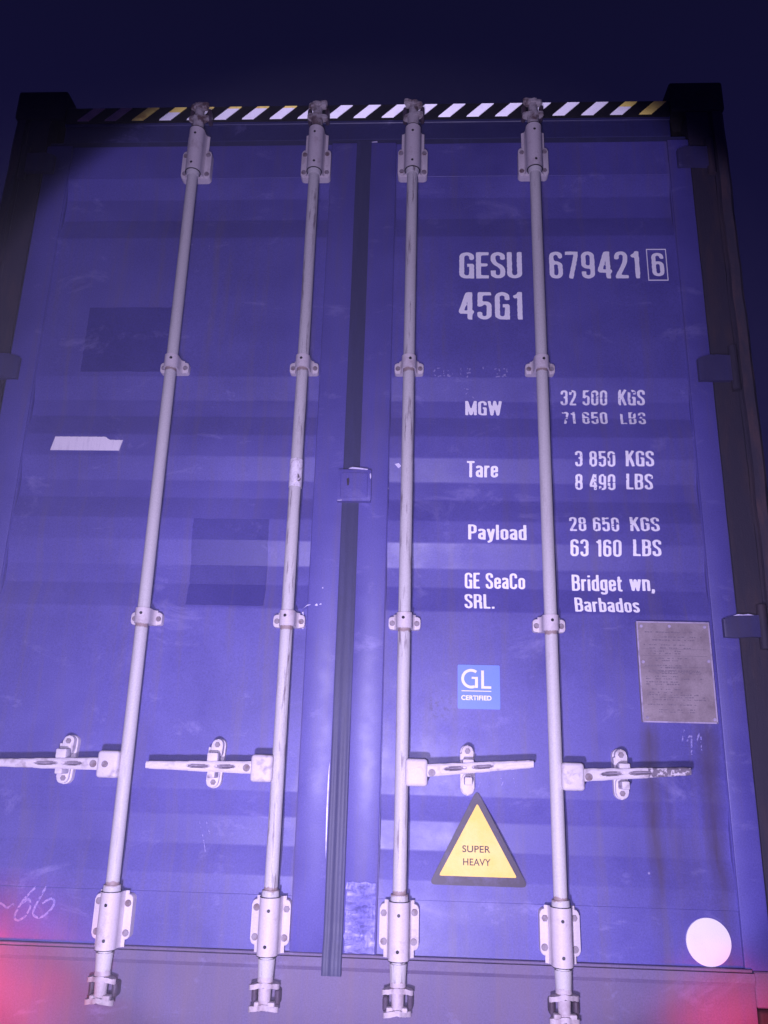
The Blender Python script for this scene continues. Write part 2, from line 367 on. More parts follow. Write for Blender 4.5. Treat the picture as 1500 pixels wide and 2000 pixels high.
for s in (-1, 1):
    bm = new(); xs = [(1.092, 0.0), (1.163, 0.0), (1.167, 0.006), (1.174, 0.006), (1.178, -0.003), (1.206, -0.003), (1.219, 0.012), (1.219, 0.10), (1.180, 0.10), (1.092, 0.06)]
    seq = xs if s > 0 else [(-x, y) for x, y in xs][::-1]
    nz = 90; rows = []
    for k in range(nz + 1):
        z = 0.1185 + (2.7775 - 0.1185) * k / nz; row = []
        for x, y in seq:
            d = 0.0045 * mnoise.noise(Vector((x * 7, y * 9, z * 9))) * (1 if abs(x) > 1.165 else 0.35)
            row.append(bm.verts.new((x + d, y + d * 0.5, z)))
        rows.append(row)
    for a, b in zip(rows, rows[1:]):
        for i in range(len(seq)):
            j = (i + 1) % len(seq); f = bm.faces.new((a[i], a[j], b[j], b[i]))
            xm = abs((seq[i][0] + seq[j][0]) / 2); f.material_index = 1 if (1.177 < xm < 1.215 and seq[i][1] < 0.05) else 0
    bm.faces.new(rows[0][::-1]); bm.faces.new(rows[-1])
    bmesh.ops.recalc_face_normals(bm, faces=bm.faces[:])
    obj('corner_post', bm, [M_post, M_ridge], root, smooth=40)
    for yy in (0, 1):
        for zz in (0, 1):
            bm = new()
            x0, x1 = (1.0410, 1.219) if s > 0 else (-1.219, -1.0410)
            y0, y1 = (-0.010, 0.152) if yy == 0 else (12.04, 12.202)
            z0, z1 = (2.778, 2.896) if zz else (0.0, 0.118)
            box(bm, x0, x1, y0, y1, z0, z1, 0.010, 3)
            xc = (x0 + x1) / 2; zc = (z0 + z1) / 2; yf = y0 - 0.0006 if yy == 0 else y1 + 0.0006
            ring = rrect(xc - 0.042, xc + 0.042, zc - 0.028, zc + 0.028, 0.027)
            prism(bm, ring, FXZ, yf, yf + 0.004, mi=1)
            obj('corner_casting', bm, [M_castg, M_hole], root, smooth=40)
    # corrugated side wall
    bm = new(); zz0, zz1 = 0.16, 2.78; pts = []; y = 0.101
    pit = 0.278
    while y < 12.0:
        for dy, dx in ((0, 0), (0.07, 0), (0.139, 0.036), (0.209, 0.036)): pts.append((y + dy, dx))
        y += pit
    xo = 1.205
    a = [bm.verts.new((s * (xo - dx), yy, zz0)) for yy, dx in pts]; b = [bm.verts.new((s * (xo - dx), yy, zz1)) for yy, dx in pts]
    for i in range(len(pts) - 1): bm.faces.new((a[i], a[i + 1], b[i + 1], b[i]))
    box(bm, s * 1.15 if s > 0 else -1.218, 1.218 if s > 0 else -1.15, 0.154, 12.038, 0.0, 0.158)
    box(bm, s * 1.15 if s > 0 else -1.218, 1.218 if s > 0 else -1.15, 0.154, 12.038, 2.782, 2.86)
    obj('side_wall', bm, M_frame, root)
bm = new(); box(bm, -1.148, 1.148, 0.11, 12.10, 2.835, 2.853); obj('roof', bm, M_frame, root)
bm = new(); box(bm, -1.10, 1.10, 12.05, 12.15, 0.0, 2.83); obj('front_wall', bm, M_frame, root)
bm = new(); box(bm, -1.14, 1.14, 0.17, 12.04, 0.08, 0.15); obj('floor', bm, M_sill, root)

# ---- hazard strip
tilt = 0.012
def strip_pt(x, z, off): return Vector((x, -0.010 - off + 0 * z, z))
bm = new(); box(bm, -1.036, 1.036, -0.0022, 0.0035, 2.762, 2.823)
strip = obj('hazard_strip', bm, M_stripe_k, header)
# slanted blocks of prismatic reflective tape: fine ribs whose faces look down towards the road
zb, zt = 2.7675, 2.8185
for k in range(21):
    x = 0.935 - 0.0965 * k; wd, sl = 0.0415, 0.052
    bm = new(); nt_ = 12; dz = (zt - zb) / nt_
    ty = {0: 2, 18: 2, 19: 3, 20: 3, 1: 1, 2: 0, 17: 1, 16: 1, 15: 1, 14: 1, 13: 1, 12: 1}.get(k, 0)
    for r in range(nt_):
        za, zc = zb + r * dz, zb + (r + 1) * dz; dy = dz * 0.95
        xa0 = x + sl * r / nt_; xa1 = x + sl * (r + 1) / nt_
        jag = 0.0012 * mnoise.noise(Vector((k, r, 0)))
        v = [bm.verts.new(c) for c in ((xa0 + jag, -0.0026, za), (xa0 + wd + jag, -0.0026, za), (xa1 + wd + jag, -0.0026 - dy, zc), (xa1 + jag, -0.0026 - dy, zc), (xa1 + wd + jag, -0.0026, zc), (xa1 + jag, -0.0026, zc))]
        if ty == 2: mi = 1
        elif ty == 3: mi = 2
        elif ty == 1: mi = 1 if (r >= (7 if k in (1, 17) else 10)) else 0
        else: mi = 0
        if k == 2 and 4 < r < 11 and False: mi = 1
        bm.faces.new(v[:4]).material_index = mi; bm.faces.new((v[3], v[2], v[4], v[5])).material_index = mi
    obj('reflective_block', bm, [M_stripe_w, M_stripe_y, M_stripe_d], header, {2: 'yellow reflective block', 3: 'dirty brown reflective block'}.get(ty))

# ---- hinges
HZ = [2.548, 1.776, 1.010]; HH = [0.075, 0.085, 0.060]
for s, dr in ((-1, doorL), (1, doorR)):
    for z0, hh in zip(HZ, HH):
        bm = new(); n = 14; top = []; bot = []
        xs = [1.045 + (1.158 - 1.045) * i / n for i in range(n + 1)]
        pts = [(x, z0 + 0.004 * mnoise.noise(Vector((x * 20, z0, 3)))) for x in xs] + [(x, z0 + hh * (0.86 + 0.14 * min(1, (x - 1.045) / 0.05)) + 0.005 * mnoise.noise(Vector((x * 18, z0, 9)))) for x in reversed(xs)]
        if s < 0: pts = [(-x, z) for x, z in pts][::-1]
        prism(bm, pts, FXZ, -0.019, -0.0045, bev=0.003)
        cyl(bm, (s * 1.152, -0.012, z0 - 0.03), (s * 1.152, -0.012, z0 + hh + 0.03), 0.013, n=16, mi=1)
        obj('hinge', bm, [M_hinge, M_post], dr, smooth=35)
        if s > 0 and z0 == 1.010:
            bm = new(); chip(bm, [(1.072, 1.068), (1.085, 1.0725), (1.10, 1.0715), (1.112, 1.0735), (1.128, 1.0705), (1.11, 1.0695), (1.09, 1.0690)], -0.0205); chips(dr)

# ---- locking bars
BARS = [-0.551, -0.1465, 0.1765, 0.574]
YB = -0.045; RB = 0.0172
def hat(w, r, y_base, t):
    """cross section of a guide: plate with a half round sleeve over the bar"""
    o = [(-w, y_base), (-r - 0.010, y_base), (-r - 0.003, y_base - 0.005), (-r, y_base - 0.012)]
    for i in range(0, 13):
        a = PI - PI * i / 12; o.append((r * math.cos(a), YB - r * math.sin(a)))
    o += [(r, y_base - 0.012), (r + 0.003, y_base - 0.005), (r + 0.010, y_base), (w, y_base), (w, y_base + t), (-w, y_base + t)]
    return o
def big_guide(name, xc, z0, z1, s0, s1, par, seed):
    rnd = random.Random(seed); bm = new()
    prism(bm, rrect(xc - 0.049, xc + 0.049, z0, z1, 0.013), FXZ, -0.020, 0.0085, bev=0.0025)
    r = 0.0255
    sec = [(xc - r - 0.012, -0.018)] + [(xc - r - 0.004, -0.0215), (xc - r, -0.029)] + [(xc + r * math.cos(PI - PI * i / 14), YB - r * math.sin(PI - PI * i / 14)) for i in range(15)] + [(xc + r, -0.029), (xc + r + 0.004, -0.0215), (xc + r + 0.012, -0.018)]
    prism(bm, sec, FXY, s0, s1)
    for zz in (s0 - 0.0018, s1 + 0.0003):   # dark joint rings
        cyl(bm, (xc, YB, zz), (xc, YB, zz + 0.0015), r + 0.0003, n=28, mi=2)
    for sx in (-1, 1):
        for zz in (z0 + 0.018, z1 - 0.020):
            jx = xc + sx * 0.0375 + rnd.uniform(-.002, .002); jz = zz + rnd.uniform(-.003, .003)
            cyl(bm, (jx, -0.0225, jz), (jx, -0.0195, jz), 0.0078, 0.0088, n=6 if rnd.random() < 0.4 else 14, mi=1)
    for zz in (s0 + 0.022, s1 - 0.028):
        cyl(bm, (xc + rnd.uniform(-.003, .003), YB - r - 0.0006, zz), (xc, YB - r + 0.006, zz), 0.0042, n=10, mi=2)
    return obj(name, bm, [M_cast, M_bolt, M_hole], par, smooth=35)
def mid_guide(xc, z, par, seed):
    rnd = random.Random(seed); bm = new(); hw = 0.044
    prism(bm, rrect(xc - hw, xc + hw, z - 0.021, z + 0.014, 0.008), FXZ, -0.012, 0.0085, bev=0.002)
    r = 0.0215
    sec = [(xc - r - 0.009, -0.010), (xc - r - 0.003, -0.015), (xc - r, -0.024)] + [(xc + r * math.cos(PI - PI * i / 12), YB - r * math.sin(PI - PI * i / 12)) for i in range(13)] + [(xc + r, -0.024), (xc + r + 0.003, -0.015), (xc + r + 0.009, -0.010)]
    prism(bm, sec, FXY, z - 0.0225, z + 0.0195)
    for sx in (-1, 1):
        cyl(bm, (xc + sx * 0.034, -0.0150, z - 0.004), (xc + sx * 0.034, -0.0115, z - 0.004), 0.0065, 0.008, n=12, mi=1)
    cyl(bm, (xc + rnd.uniform(-.004, .006), YB - r - 0.0006, z + 0.004), (xc, YB - r + 0.006, z + 0.004), 0.0042, n=10, mi=2)
    return obj('guide_bracket', bm, [M_cast, M_bolt, M_hole], par, smooth=35)
def cam_head(xc, z0, z1, par, seed, up):
    """bar end with two lobed flanges that hook into the keeper; z0 is where the flange begins"""
    rnd = random.Random(seed); bm = new(); s = 1 if up else -1
    cyl(bm, (xc, YB, z0 - s * 0.03), (xc, YB, z0), 0.0175, 0.0195, n=24)
    cyl(bm, (xc, YB, z0 - s * 0.001), (xc, YB, z1), 0.0165, 0.0145, n=20)
    def flange(z, t, sc, rot):
        n = 40; out = []
        for i in range(n):
            a = 2 * PI * i / n; lobe = (0.020 if up else 0.023) + 0.0150 * max(0, math.cos(2 * (a - rot))) ** 1.5 + 0.003 * mnoise.noise(Vector((math.cos(a) * 2, math.sin(a) * 2, seed)))
            out.append((xc + sc * lobe * math.cos(a), YB + sc * lobe * math.sin(a)))
        prism(bm, out, lambda u, v, d: Vector((u, v, d + s * 0.22 * abs(u - xc) * (1 if sc > 0.9 else 0.3) + rnd.uniform(-.0008, .0008))), z - t / 2, z + t / 2)
    flange(z0 + s * 0.004, 0.011, 1.0, rnd.uniform(-.4, .4)); flange(z1, 0.012, 0.95, rnd.uniform(-.5, .5))
    # hook lug in front
    for sx in (-1, 1):
        ln = rnd.uniform(0.020, 0.030)
        box(bm, min(xc + sx * 0.010, xc + sx * ln), max(xc + sx * 0.010, xc + sx * ln), YB - 0.016, YB + 0.006, min(z1 - s * 0.010, z1 + s * 0.002), max(z1 - s * 0.010, z1 + s * 0.002), 0.003, 2)
    bm.normal_update()
    return obj('cam', bm, M_camr if up else M_cam, par, smooth=45)
def keeper(xc, z0, z1, par, up):
    for sx in (-1, 1):
        bm = new(); a, b = sorted((xc + sx * 0.021, xc + sx * 0.037))
        k_ = 0.010 * mnoise.noise(Vector((xc * 9, sx, z0 * 3)))
        box(bm, a + 0.002 + k_ * 0.3, b + k_ * 0.3, -0.040, -0.001, z0 + 0.006 + k_, z1 - 0.010 + k_, 0.007, 3)
        obj('cam_keeper', bm, M_keep, par, smooth=35)

def lever(bm, x0, x1, za, zb, s, mi_tip, xc_catch):
    """forged flat handle: grid lofted along x with thumb hollows either side of the catch"""
    nx, nz = 90, 16; yF = -0.072; th = 0.020; A = []
    for i in range(nx + 1):
        t = i / nx; x = x0 + (x1 - x0) * t; zc = za + (zb - za) * t
        hh = 0.0155 - 0.0050 * t
        if t > 0.60: hh *= 0.93
        if t > 0.975: hh *= 0.90
        col = []
        for j in range(nz + 1):
            v = -1 + 2 * j / nz
            y = yF + 0.004 * v ** 4
            for c, L in ((xc_catch - 0.034, 0.030), (xc_catch + 0.036, 0.028)):
                q = 1 - ((x - c) / L) ** 2 - ((v * hh - 0.001) / 0.0055) ** 2
                if q > 0: y += 0.015 * q ** 0.6
            dx = x - xc_catch; y += 0.004 * math.exp(-(dx / 0.03) ** 2)
            zw = zc + v * hh + 0.0008 * mnoise.noise(Vector((x * 40, v, 5)))
            col.append((x, y + (0.0009 * mnoise.noise(Vector((x * 50, v * 3, 1)))), zw))
        A.append(col)
    F = [[bm.verts.new(c) for c in col] for col in A]; B = [[bm.verts.new((c[0], yF + th, c[2])) for c in (col[0], col[-1])] for col in A]
    def ff(vs, t):
        f = bm.faces.new(vs); f.material_index = (mi_tip if t > 0.60 else 0)
        cx = sum(v.co.x for v in vs) / 4; cz = sum(v.co.z for v in vs) / 4; tt = (cx - x0) / (x1 - x0); zc = za + (zb - za) * tt
        if max(v.co.y for v in vs) < yF + th - 0.001:
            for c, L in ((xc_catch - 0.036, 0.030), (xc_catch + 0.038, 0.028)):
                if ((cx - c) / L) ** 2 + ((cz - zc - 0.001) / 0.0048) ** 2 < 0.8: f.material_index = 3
    for i in range(nx):
        t = i / nx
        for j in range(nz): ff((F[i][j], F[i + 1][j], F[i + 1][j + 1], F[i][j + 1]), t)
        ff((F[i][0], B[i][0], B[i + 1][0], F[i + 1][0]), t); ff((F[i][nz], F[i + 1][nz], B[i + 1][1], B[i][1]), t)
        ff((B[i][0], B[i][1], B[i + 1][1], B[i + 1][0]), t)
    bm.faces.new([F[0][j] for j in range(nz + 1)] + [B[0][1], B[0][0]]); f = bm.faces.new([F[nx][j] for j in range(nz, -1, -1)] + [B[nx][0], B[nx][1]]); f.material_index = mi_tip
    bmesh.ops.recalc_face_normals(bm, faces=bm.faces[:])

HAND = [(-1, -0.905, 0.640, 0.636, 0), (-1, -0.490, 0.641, 0.641, 0), (1, 0.514, 0.645, 0.668, 0), (1, 0.909, 0.644, 0.660, 1)]
for n, (xc, (s, xt, za, zb, tip)) in enumerate(zip(BARS, HAND)):
    bm = new()
    # the tube: slightly bowed, never ruler straight
    nr, nn = 60, 20; rows = []
    for k in range(nr + 1):
        z = 0.168 + (2.700 - 0.168) * k / nr
        dx = 0.0016 * mnoise.noise(Vector((n * 5, 0, z * 1.3))) * math.sin(PI * k / nr)
        rows.append([bm.verts.new((xc + dx + RB * math.cos(2 * PI * i / nn), YB + RB * math.sin(2 * PI * i / nn), z)) for i in range(nn)])
    for a, b in zip(rows, rows[1:]):
        for i in range(nn): bm.faces.new((a[i], a[(i + 1) % nn], b[(i + 1) % nn], b[i]))
    bm.faces.new(rows[0][::-1]); bm.faces.new(rows[-1])
    cyl(bm, (xc, YB, 0.334), (xc, YB, 0.350), 0.0225, 0.0215, n=28)
    cyl(bm, (xc, YB, 0.142), (xc, YB, 0.196), 0.0180, 0.0210, n=28)
    cyl(bm, (xc, YB, 2.499), (xc, YB, 2.513), 0.0195, 0.0225, n=28)
    lab = ['locking bar nearest the left edge', 'scratched locking bar left of the door seal', 'locking bar just right of the door seal', 'locking bar between the two columns of writing'][n]
    bar = obj('locking_bar', bm, M_barw if n in (1, 2) else M_bar, root, lab, smooth=40)
    big_guide('guide_bracket', xc, 2.511, 2.622, 2.514, 2.681, bar, n)
    big_guide('guide_bracket', xc, 0.219, 0.325, 0.203, 0.333, bar, n + 10)
    mid_guide(xc, 1.818, bar, n + 20); mid_guide(xc, 1.036, bar, n + 30)
    cam_head(xc, 2.722, 2.778, bar, n + 41, True); cam_head(xc, 0.146, 0.094, bar, n + 51, False)
    keeper(xc, 2.728, 2.790, header, True); keeper(xc, 0.086, 0.138, sill, False)
    # handle: hub plates on the bar + lever
    bm = new()
    xh0, xh1 = xc + s * 0.010, xc + s * 0.067
    a, b = sorted((xh0, xh1))
    box(bm, a, b, -0.079, -0.036, 0.606, 0.674, 0.009, 3)
    xr = xc + s * 0.044
    cyl(bm, (xr, -0.0815, 0.640), (xr, -0.078, 0.640), 0.0085 if n != 2 else 0.013, n=16, mi=1 if n == 0 else 0)
    cyl(bm, (xc + s * 0.078, -0.0735, 0.640), (xc + s * 0.078, -0.070, 0.640), 0.0095, n=14, mi=1)
    xcat = xc + s * 0.172
    lever(bm, xc + s * 0.060, xt, za, zb, s, 2, xcat)
    obj('handle', bm, [M_handle, M_bolt, M_rusty if tip else M_handle, M_hollow], bar, 'handle with rusty flaking tip' if tip else None, smooth=40)
    # catch on the door: two oblong ears holding the lever
    bm = new()
    def ear(xm, z0, z1, y0, y1, r, tilt=0.0):
        pts = [(xm + (u - xm) + tilt * (v - 0.645), v) for u, v in rrect(xm - r, xm + r, z0, z1, r * 0.98)]
        prism(bm, pts, FXZ, y0, y1, bev=0.0025)
    tl = 0.06 * (1 if n < 2 else -0.1)
    ear(xcat, 0.585, 0.712, -0.0100, 0.0085, 0.0185, tl)
    ear(xcat, 0.660, 0.7105, -0.0300, -0.008, 0.0150, tl)
    box(bm, xcat - 0.0145, xcat + 0.0145, -0.0625, -0.0285, 0.651, 0.676, 0.004, 2)
    box(bm, xcat - 0.0200, xcat - 0.0140, -0.030, -0.009, 0.662, 0.690, 0.0015)
    box(bm, xcat - 0.0100, xcat + 0.0100, -0.0640, -0.009, 0.612, 0.632, 0.003, 2)
    ear(xcat + tl * -0.05, 0.587, 0.640, -0.0200, -0.0085, 0.0165, tl)
    cyl(bm, (xcat + tl * 0.05, -0.0335, 0.696), (xcat + tl * 0.05, -0.0295, 0.696), 0.0070, 0.0080, n=6, mi=1)
    if n != 2: cyl(bm, (xcat - tl * 0.05, -0.0235, 0.601), (xcat - tl * 0.05, -0.0195, 0.601), 0.0070, 0.0080, n=6, mi=1)
    obj('handle_catch', bm, [M_handle, M_bolt], doorL if n < 2 else doorR, smooth=35)
    if n == 1:   # frayed tape wrapped round this bar
        bm = new(); rws = []
        for k in range(13):
            z = 1.415 + 0.085 * k / 12
            rws.append([bm.verts.new((xc + (RB + 0.0016 + 0.0014 * mnoise.noise(Vector((i * .9, z * 60, 0)))) * math.cos(2 * PI * i / 28), YB + (RB + 0.0016 + 0.0014 * mnoise.noise(Vector((i * .9, z * 60, 0)))) * math.sin(2 * PI * i / 28), z + 0.003 * mnoise.noise(Vector((i * .6, k, 2))))) for i in range(28)])
        for a_, b_ in zip(rws, rws[1:]):
            for i in range(28): bm.faces.new((a_[i], a_[(i + 1) % 28], b_[(i + 1) % 28], b_[i]))
        obj('tape_wrap', bm, M_fray, bar, 'frayed strip of white tape', smooth=60)

# ---- cover box on the seal (middle)
bm = new()
prism(bm, rrect(-0.027, 0.072, 1.385, 1.482, 0.004), FXZ, -0.020, -0.001, bev=0.002)
box(bm, -0.018, 0.062, -0.0225, -0.019, 1.394, 1.472, 0.002)
box(bm, 0.018, 0.021, -0.0232, -0.021, 1.396, 1.470)
seal_cover = obj('seal_cover', bm, M_blue, doorR, smooth=30)
bm = new()
chip(bm, [(0.004, 1.4845), (0.016, 1.4895), (0.040, 1.4865), (0.061, 1.4835), (0.060, 1.4800), (0.035, 1.4825), (0.012, 1.4835)], -0.0215)
chip(bm, [(0.067, 1.468), (0.0705, 1.470), (0.072, 1.458), (0.0695, 1.452), (0.0675, 1.459)], -0.0215)
chip(bm, [(-0.026, 1.3865), (-0.012, 1.388), (-0.012, 1.3860), (-0.025, 1.3850)], -0.0215)
chips(doorR)
bm = new(); chip(bm, [(0.000, 1.452), (0.007, 1.455), (0.0085, 1.446), (0.007, 1.432), (0.0025, 1.431), (0.001, 1.441)], -0.0240); bm.free() if False else chips(doorR, M_post, 'rust_spot')

# ---- thin sheet laid on the door profile (painted patches, stickers)
def eye(x, z, y):   # a point measured on the plane y=0, moved to the real depth y of the surface
    k = (CP.y - y) / CP.y
    return CP.x + (x - CP.x) * k, CP.z + (z - CP.z) * k
def sheet(name, mt, x0, x1, z0, z1, parent, off=0.0012, nx=6, jag=0.0, crink=0.0, label=None, flat_y=None, skew=0.0, fn=None):
    bm = new(); zs = {z0, z1}
    for k, _ in K:
        if z0 < k < z1: zs.add(k)
    nzs = max(2, int((z1 - z0) / 0.012)); zs |= {z0 + (z1 - z0) * i / nzs for i in range(nzs + 1)}
    zs = sorted(zs); rows = []
    for z in zs:
        row = []
        for i in range(nx + 1):
            x = x0 + (x1 - x0) * i / nx + skew * (z - z0); zz = z
            if jag:
                if i in (0, nx): x += jag * mnoise.noise(Vector((i, 0, z * 60)))
                if z in (zs[0], zs[-1]): zz += jag * mnoise.noise(Vector((x * 60, 0, z)))
            if fn: x, zz = fn(x, zz)
            y = (prof(zz) if flat_y is None else flat_y) - off - crink * abs(mnoise.noise(Vector((x * 70, 0, zz * 90)))) 
            row.append(bm.verts.new((x, y, zz)))
        rows.append(row)
    for a, b in zip(rows, rows[1:]):
        for i in range(nx): bm.faces.new((a[i], a[i + 1], b[i + 1], b[i]))
    # a real, thin thickness
    r = bmesh.ops.extrude_face_region(bm, geom=bm.faces[:])
    for v in r['geom']:
        if isinstance(v, bmesh.types.BMVert): v.co.y += off * 0.8
    bmesh.ops.recalc_face_normals(bm, faces=bm.faces[:])
    return obj(name, bm, mt, parent, label)
sheet('paint_patch', M_patch, -0.855, -0.560, 1.812, 2.038, doorL, off=0.0032, jag=0.003, label='dark blue square patch beside the first locking bar', nx=12)
sheet('paint_patch', M_patch, -0.450, -0.226, 1.078, 1.334, doorL, off=0.0032, jag=0.003, label='dark blue square patch between the two left locking bars', nx=12)
def torn(x, z):
    t = (x + 0.913) / 0.217
    if z > 1.575: z -= 0.010 * max(0, min(1, (t - 0.72) / 0.08)) + 0.0015 * mnoise.noise(Vector((x * 120, 1, 1)))
    x += 0.010 * ((z - 1.545) / 0.045)
    return x, z
sheet('torn_tape', M_tape, -0.913, -0.700, 1.546, 1.590, doorL, off=0.0040, nx=40, label='torn strip of white tape', fn=torn)
sheet('foil_patch', M_foil, 0.040, 0.115, 0.206, 0.368, doorR, off=0.0020, flat_y=0.0, nx=30, jag=0.004, crink=0.0035, label='crinkled silver foil square')
# white disc
bm = new(); cyl(bm, (0.941, PY - 0.0062, 0.2585), (0.941, PY - 0.0012, 0.2585), 0.0545, n=72); obj('round_sticker', bm, M_white, doorR, 'round white sticker')

# ---- data plate
bm = new(); px0, px1, pz0, pz1 = 0.813, 1.009, 0.782, 1.050
box(bm, px0, px1, -0.0075, 0.0085, pz0, pz1, 0.0015, mi=0)
box(bm, px0 - 0.0004, px0 + 0.0035, -0.0088, -0.006, pz0, pz1, mi=1); box(bm, px0, px1, -0.0086, -0.006, pz1 - 0.003, pz1 + 0.0006, mi=1)
box(bm, px0, px1, -0.0084, -0.006, pz0 - 0.0006, pz0 + 0.003, mi=1); box(bm, px1 - 0.003, px1 + 0.0006, -0.0084, -0.006, pz0, pz1, mi=1)
for x, z in ((px0 + 0.012, pz1 - 0.013), (px1 - 0.013, pz1 - 0.013), ((px0 + px1) / 2 - 0.01, pz1 - 0.012), (px0 + 0.012, pz0 + 0.012), (px1 - 0.008, pz0 + 0.010), (px0 + 0.011, 0.94), (px1 - 0.010, 0.945)):
    cyl(bm, (x, -0.0105, z), (x, -0.006, z), 0.0042, n=10, mi=1)
plate = obj('data_plate', bm, [M_plate, M_plate_edge], doorR, 'weathered grey data plate')
# faded rows of engraved marks, broken up by wear
bm = new(); rnd = random.Random(3)
z = pz1 - 0.030
while z > pz0 + 0.020:
    x = px0 + rnd.choice((0.016, 0.016, 0.03, 0.045)); end = px0 + rnd.uniform(0.10, 0.18)
    while x < end:
        wd = rnd.uniform(0.002, 0.008)
        if rnd.random() < 0.66: box(bm, x, x + wd, -0.00785, -0.0072, z, z + rnd.uniform(0.0018, 0.0034))
        x += wd + rnd.uniform(0.001, 0.003)
    z -= rnd.choice((0.0062, 0.0062, 0.0085, 0.013))
for zz in (0.975, 0.957, 0.927):
    box(bm, px0 + 0.012, px1 - 0.012, -0.00775, -0.0072, zz, zz + 0.0008)
obj('engraving', bm, M_plate_ink, plate.parent, 'worn engraved rows of the data plate').name = 'engraving'

# ------------------------------------------------------------------ condensed stencil lettering
H = 0.062   # half stroke in glyph units (height 1); x is stretched by 1.5 afterwards
def rc(pts, r=0.125, closed=False):
    """polyline with rounded corners; a third value on a point overrides its radius"""
    P = [(p[0], p[1], (p[2] if len(p) > 2 else r)) for p in pts]; out = []; n = len(P)
    for i in range(n):
        if not closed and i in (0, n - 1): out.append(P[i][:2]); continue
        a = Vector(P[i - 1][:2]); b = Vector(P[i][:2]); c = Vector(P[(i + 1) % n][:2]); rr = P[i][2]
        if rr <= 0: out.append((b.x, b.y)); continue
        d1 = (a - b); d2 = (c - b); t = min(rr, d1.length * 0.5, d2.length * 0.5)
        p = b + d1.normalized() * t; q = b + d2.normalized() * t
        for k in range(7):
            u = k / 6; # blend near a circular arc
            w0 = (1 - u) ** 2; w1 = 2 * u * (1 - u) * 0.72; w2 = u * u; s = w0 + w1 + w2
            v = (p * w0 + b * w1 + q * w2) / s; out.append((v.x, v.y))
    if closed: out.append(out[0])
    return out
h = H; T = 1 - h; B = h
def Wd(w): return h, w - h
gl = {}
L_, R_ = Wd(0.36)
gl['0'] = (0.36, [rc([(L_, B), (R_, B), (R_, T), (L_, T)], closed=True)])
gl['G'] = (0.36, [rc([(R_, 0.70), (R_, T), (L_, T), (L_, B), (R_, B), (R_, 0.06, 0)][:4] + [(R_ - 0.02, B), (R_, 0.20), (R_, 0.50, 0), (0.19, 0.50)]), [(R_, 0.0), (R_, 0.5)]])
gl['C'] = (0.36, [rc([(R_, 0.68), (R_, T), (L_, T), (L_, B), (R_, B), (R_, 0.32)])])
gl['E'] = (0.31, [[(L_, 0), (L_, 1)], [(L_, T), (0.31, T)], [(L_, 0.51), (0.28, 0.51)], [(L_, B), (0.31, B)]])
gl['S'] = (0.35, [rc([(0.35 - h, 0.70), (0.35 - h, T), (L_, T), (L_, 0.60), (0.35 - h, 0.42), (0.35 - h, B), (L_, B), (L_, 0.30)])])
gl['U'] = (0.36, [rc([(L_, 1), (L_, B), (R_, B), (R_, 1)])])
gl['6'] = (0.35, [rc([(0.35 - h, 0.74), (0.35 - h, T), (L_, T), (L_, B), (0.35 - h, B), (0.35 - h, 0.58), (L_ + 0.01, 0.58)])])
gl['9'] = (0.35, [rc([(L_, 0.26), (L_, B), (0.35 - h, B), (0.35 - h, T), (L_, T), (L_, 0.42), (0.35 - h - 0.01, 0.42)])])
gl['7'] = (0.34, [[(0, T), (0.34 - h, T)], [(0.34 - h, T + 0.055), (0.34 - h, 0.86), (0.13, 0.0)]])
gl['4'] = (0.37, [[(0.27, 0), (0.27, 1)], [(0.23, 0.985), (0.055, 0.28)], [(0.02, 0.27), (0.37, 0.27)]])
gl['2'] = (0.35, [rc([(L_, 0.70), (L_, T), (0.35 - h, T), (0.35 - h, 0.62), (0.09, 0.13, 0.02), (0.09, 0.07, 0)]), [(0.015, B), (0.35, B)]])
gl['1'] = (0.23, [[(0.165, 0), (0.165, 1)], [(0.16, 0.93), (0.115, 0.85), (0.015, 0.815)]])
gl['5'] = (0.35, [[(0.07, T), (0.34, T)], [(0.075, 1), (0.068, 0.47)], rc([(0.068, 0.51), (0.12, 0.60), (0.35 - h, 0.60), (0.35 - h, B), (L_, B), (L_, 0.28)])])
gl['3'] = (0.35, [rc([(L_, 0.72), (L_, T), (0.35 - h, T), (0.35 - h, 0.53), (0.15, 0.53)]), rc([(0.15, 0.53), (0.35 - h, 0.53), (0.35 - h, B), (L_, B), (L_, 0.28)])])
gl['8'] = (0.36, [rc([(L_ + 0.01, 0.52), (R_ - 0.01, 0.52), (R_ - 0.01, T), (L_ + 0.01, T)], closed=True), rc([(L_, B), (R_, B), (R_, 0.52), (L_, 0.52)], closed=True)])
gl['M'] = (0.48, [[(h, 0), (h, 1)], [(0.48 - h, 0), (0.48 - h, 1)], [(h + 0.005, 0.96), (0.24, 0.06), (0.48 - h - 0.005, 0.96)]])
gl['W'] = (0.56, [[(0.045, 1), (0.155, 0.04), (0.28, 0.95), (0.405, 0.04), (0.515, 1)]])
gl['K'] = (0.37, [[(h, 0), (h, 1)], [(0.32, 1), (0.09, 0.44)], [(0.16, 0.62), (0.325, 0.0)]])
gl['L'] = (0.30, [[(h, 0), (h, 1)], [(h, B), (0.30, B)]])
gl['B'] = (0.36, [[(h, 0), (h, 1)], rc([(h, T), (R_ - 0.01, T), (R_ - 0.01, 0.53), (h, 0.53)]), rc([(h, 0.53), (R_, 0.53), (R_, B), (h, B)])])
gl['P'] = (0.35, [[(h, 0), (h, 1)], rc([(h, T), (0.35 - h, T), (0.35 - h, 0.46), (h, 0.46)])])
gl['R'] = (0.37, [[(h, 0), (h, 1)], rc([(h, T), (0.35 - h, T), (0.35 - h, 0.50), (h, 0.50)]), rc([(0.18, 0.50), (0.30, 0.46), (0.30, 0.2), (0.315, 0.0)], 0.08)])
gl['T'] = (0.34, [[(0.17, 0), (0.17, 1)], [(0.0, T), (0.34, T)]])
X = 0.72; xt = X - h
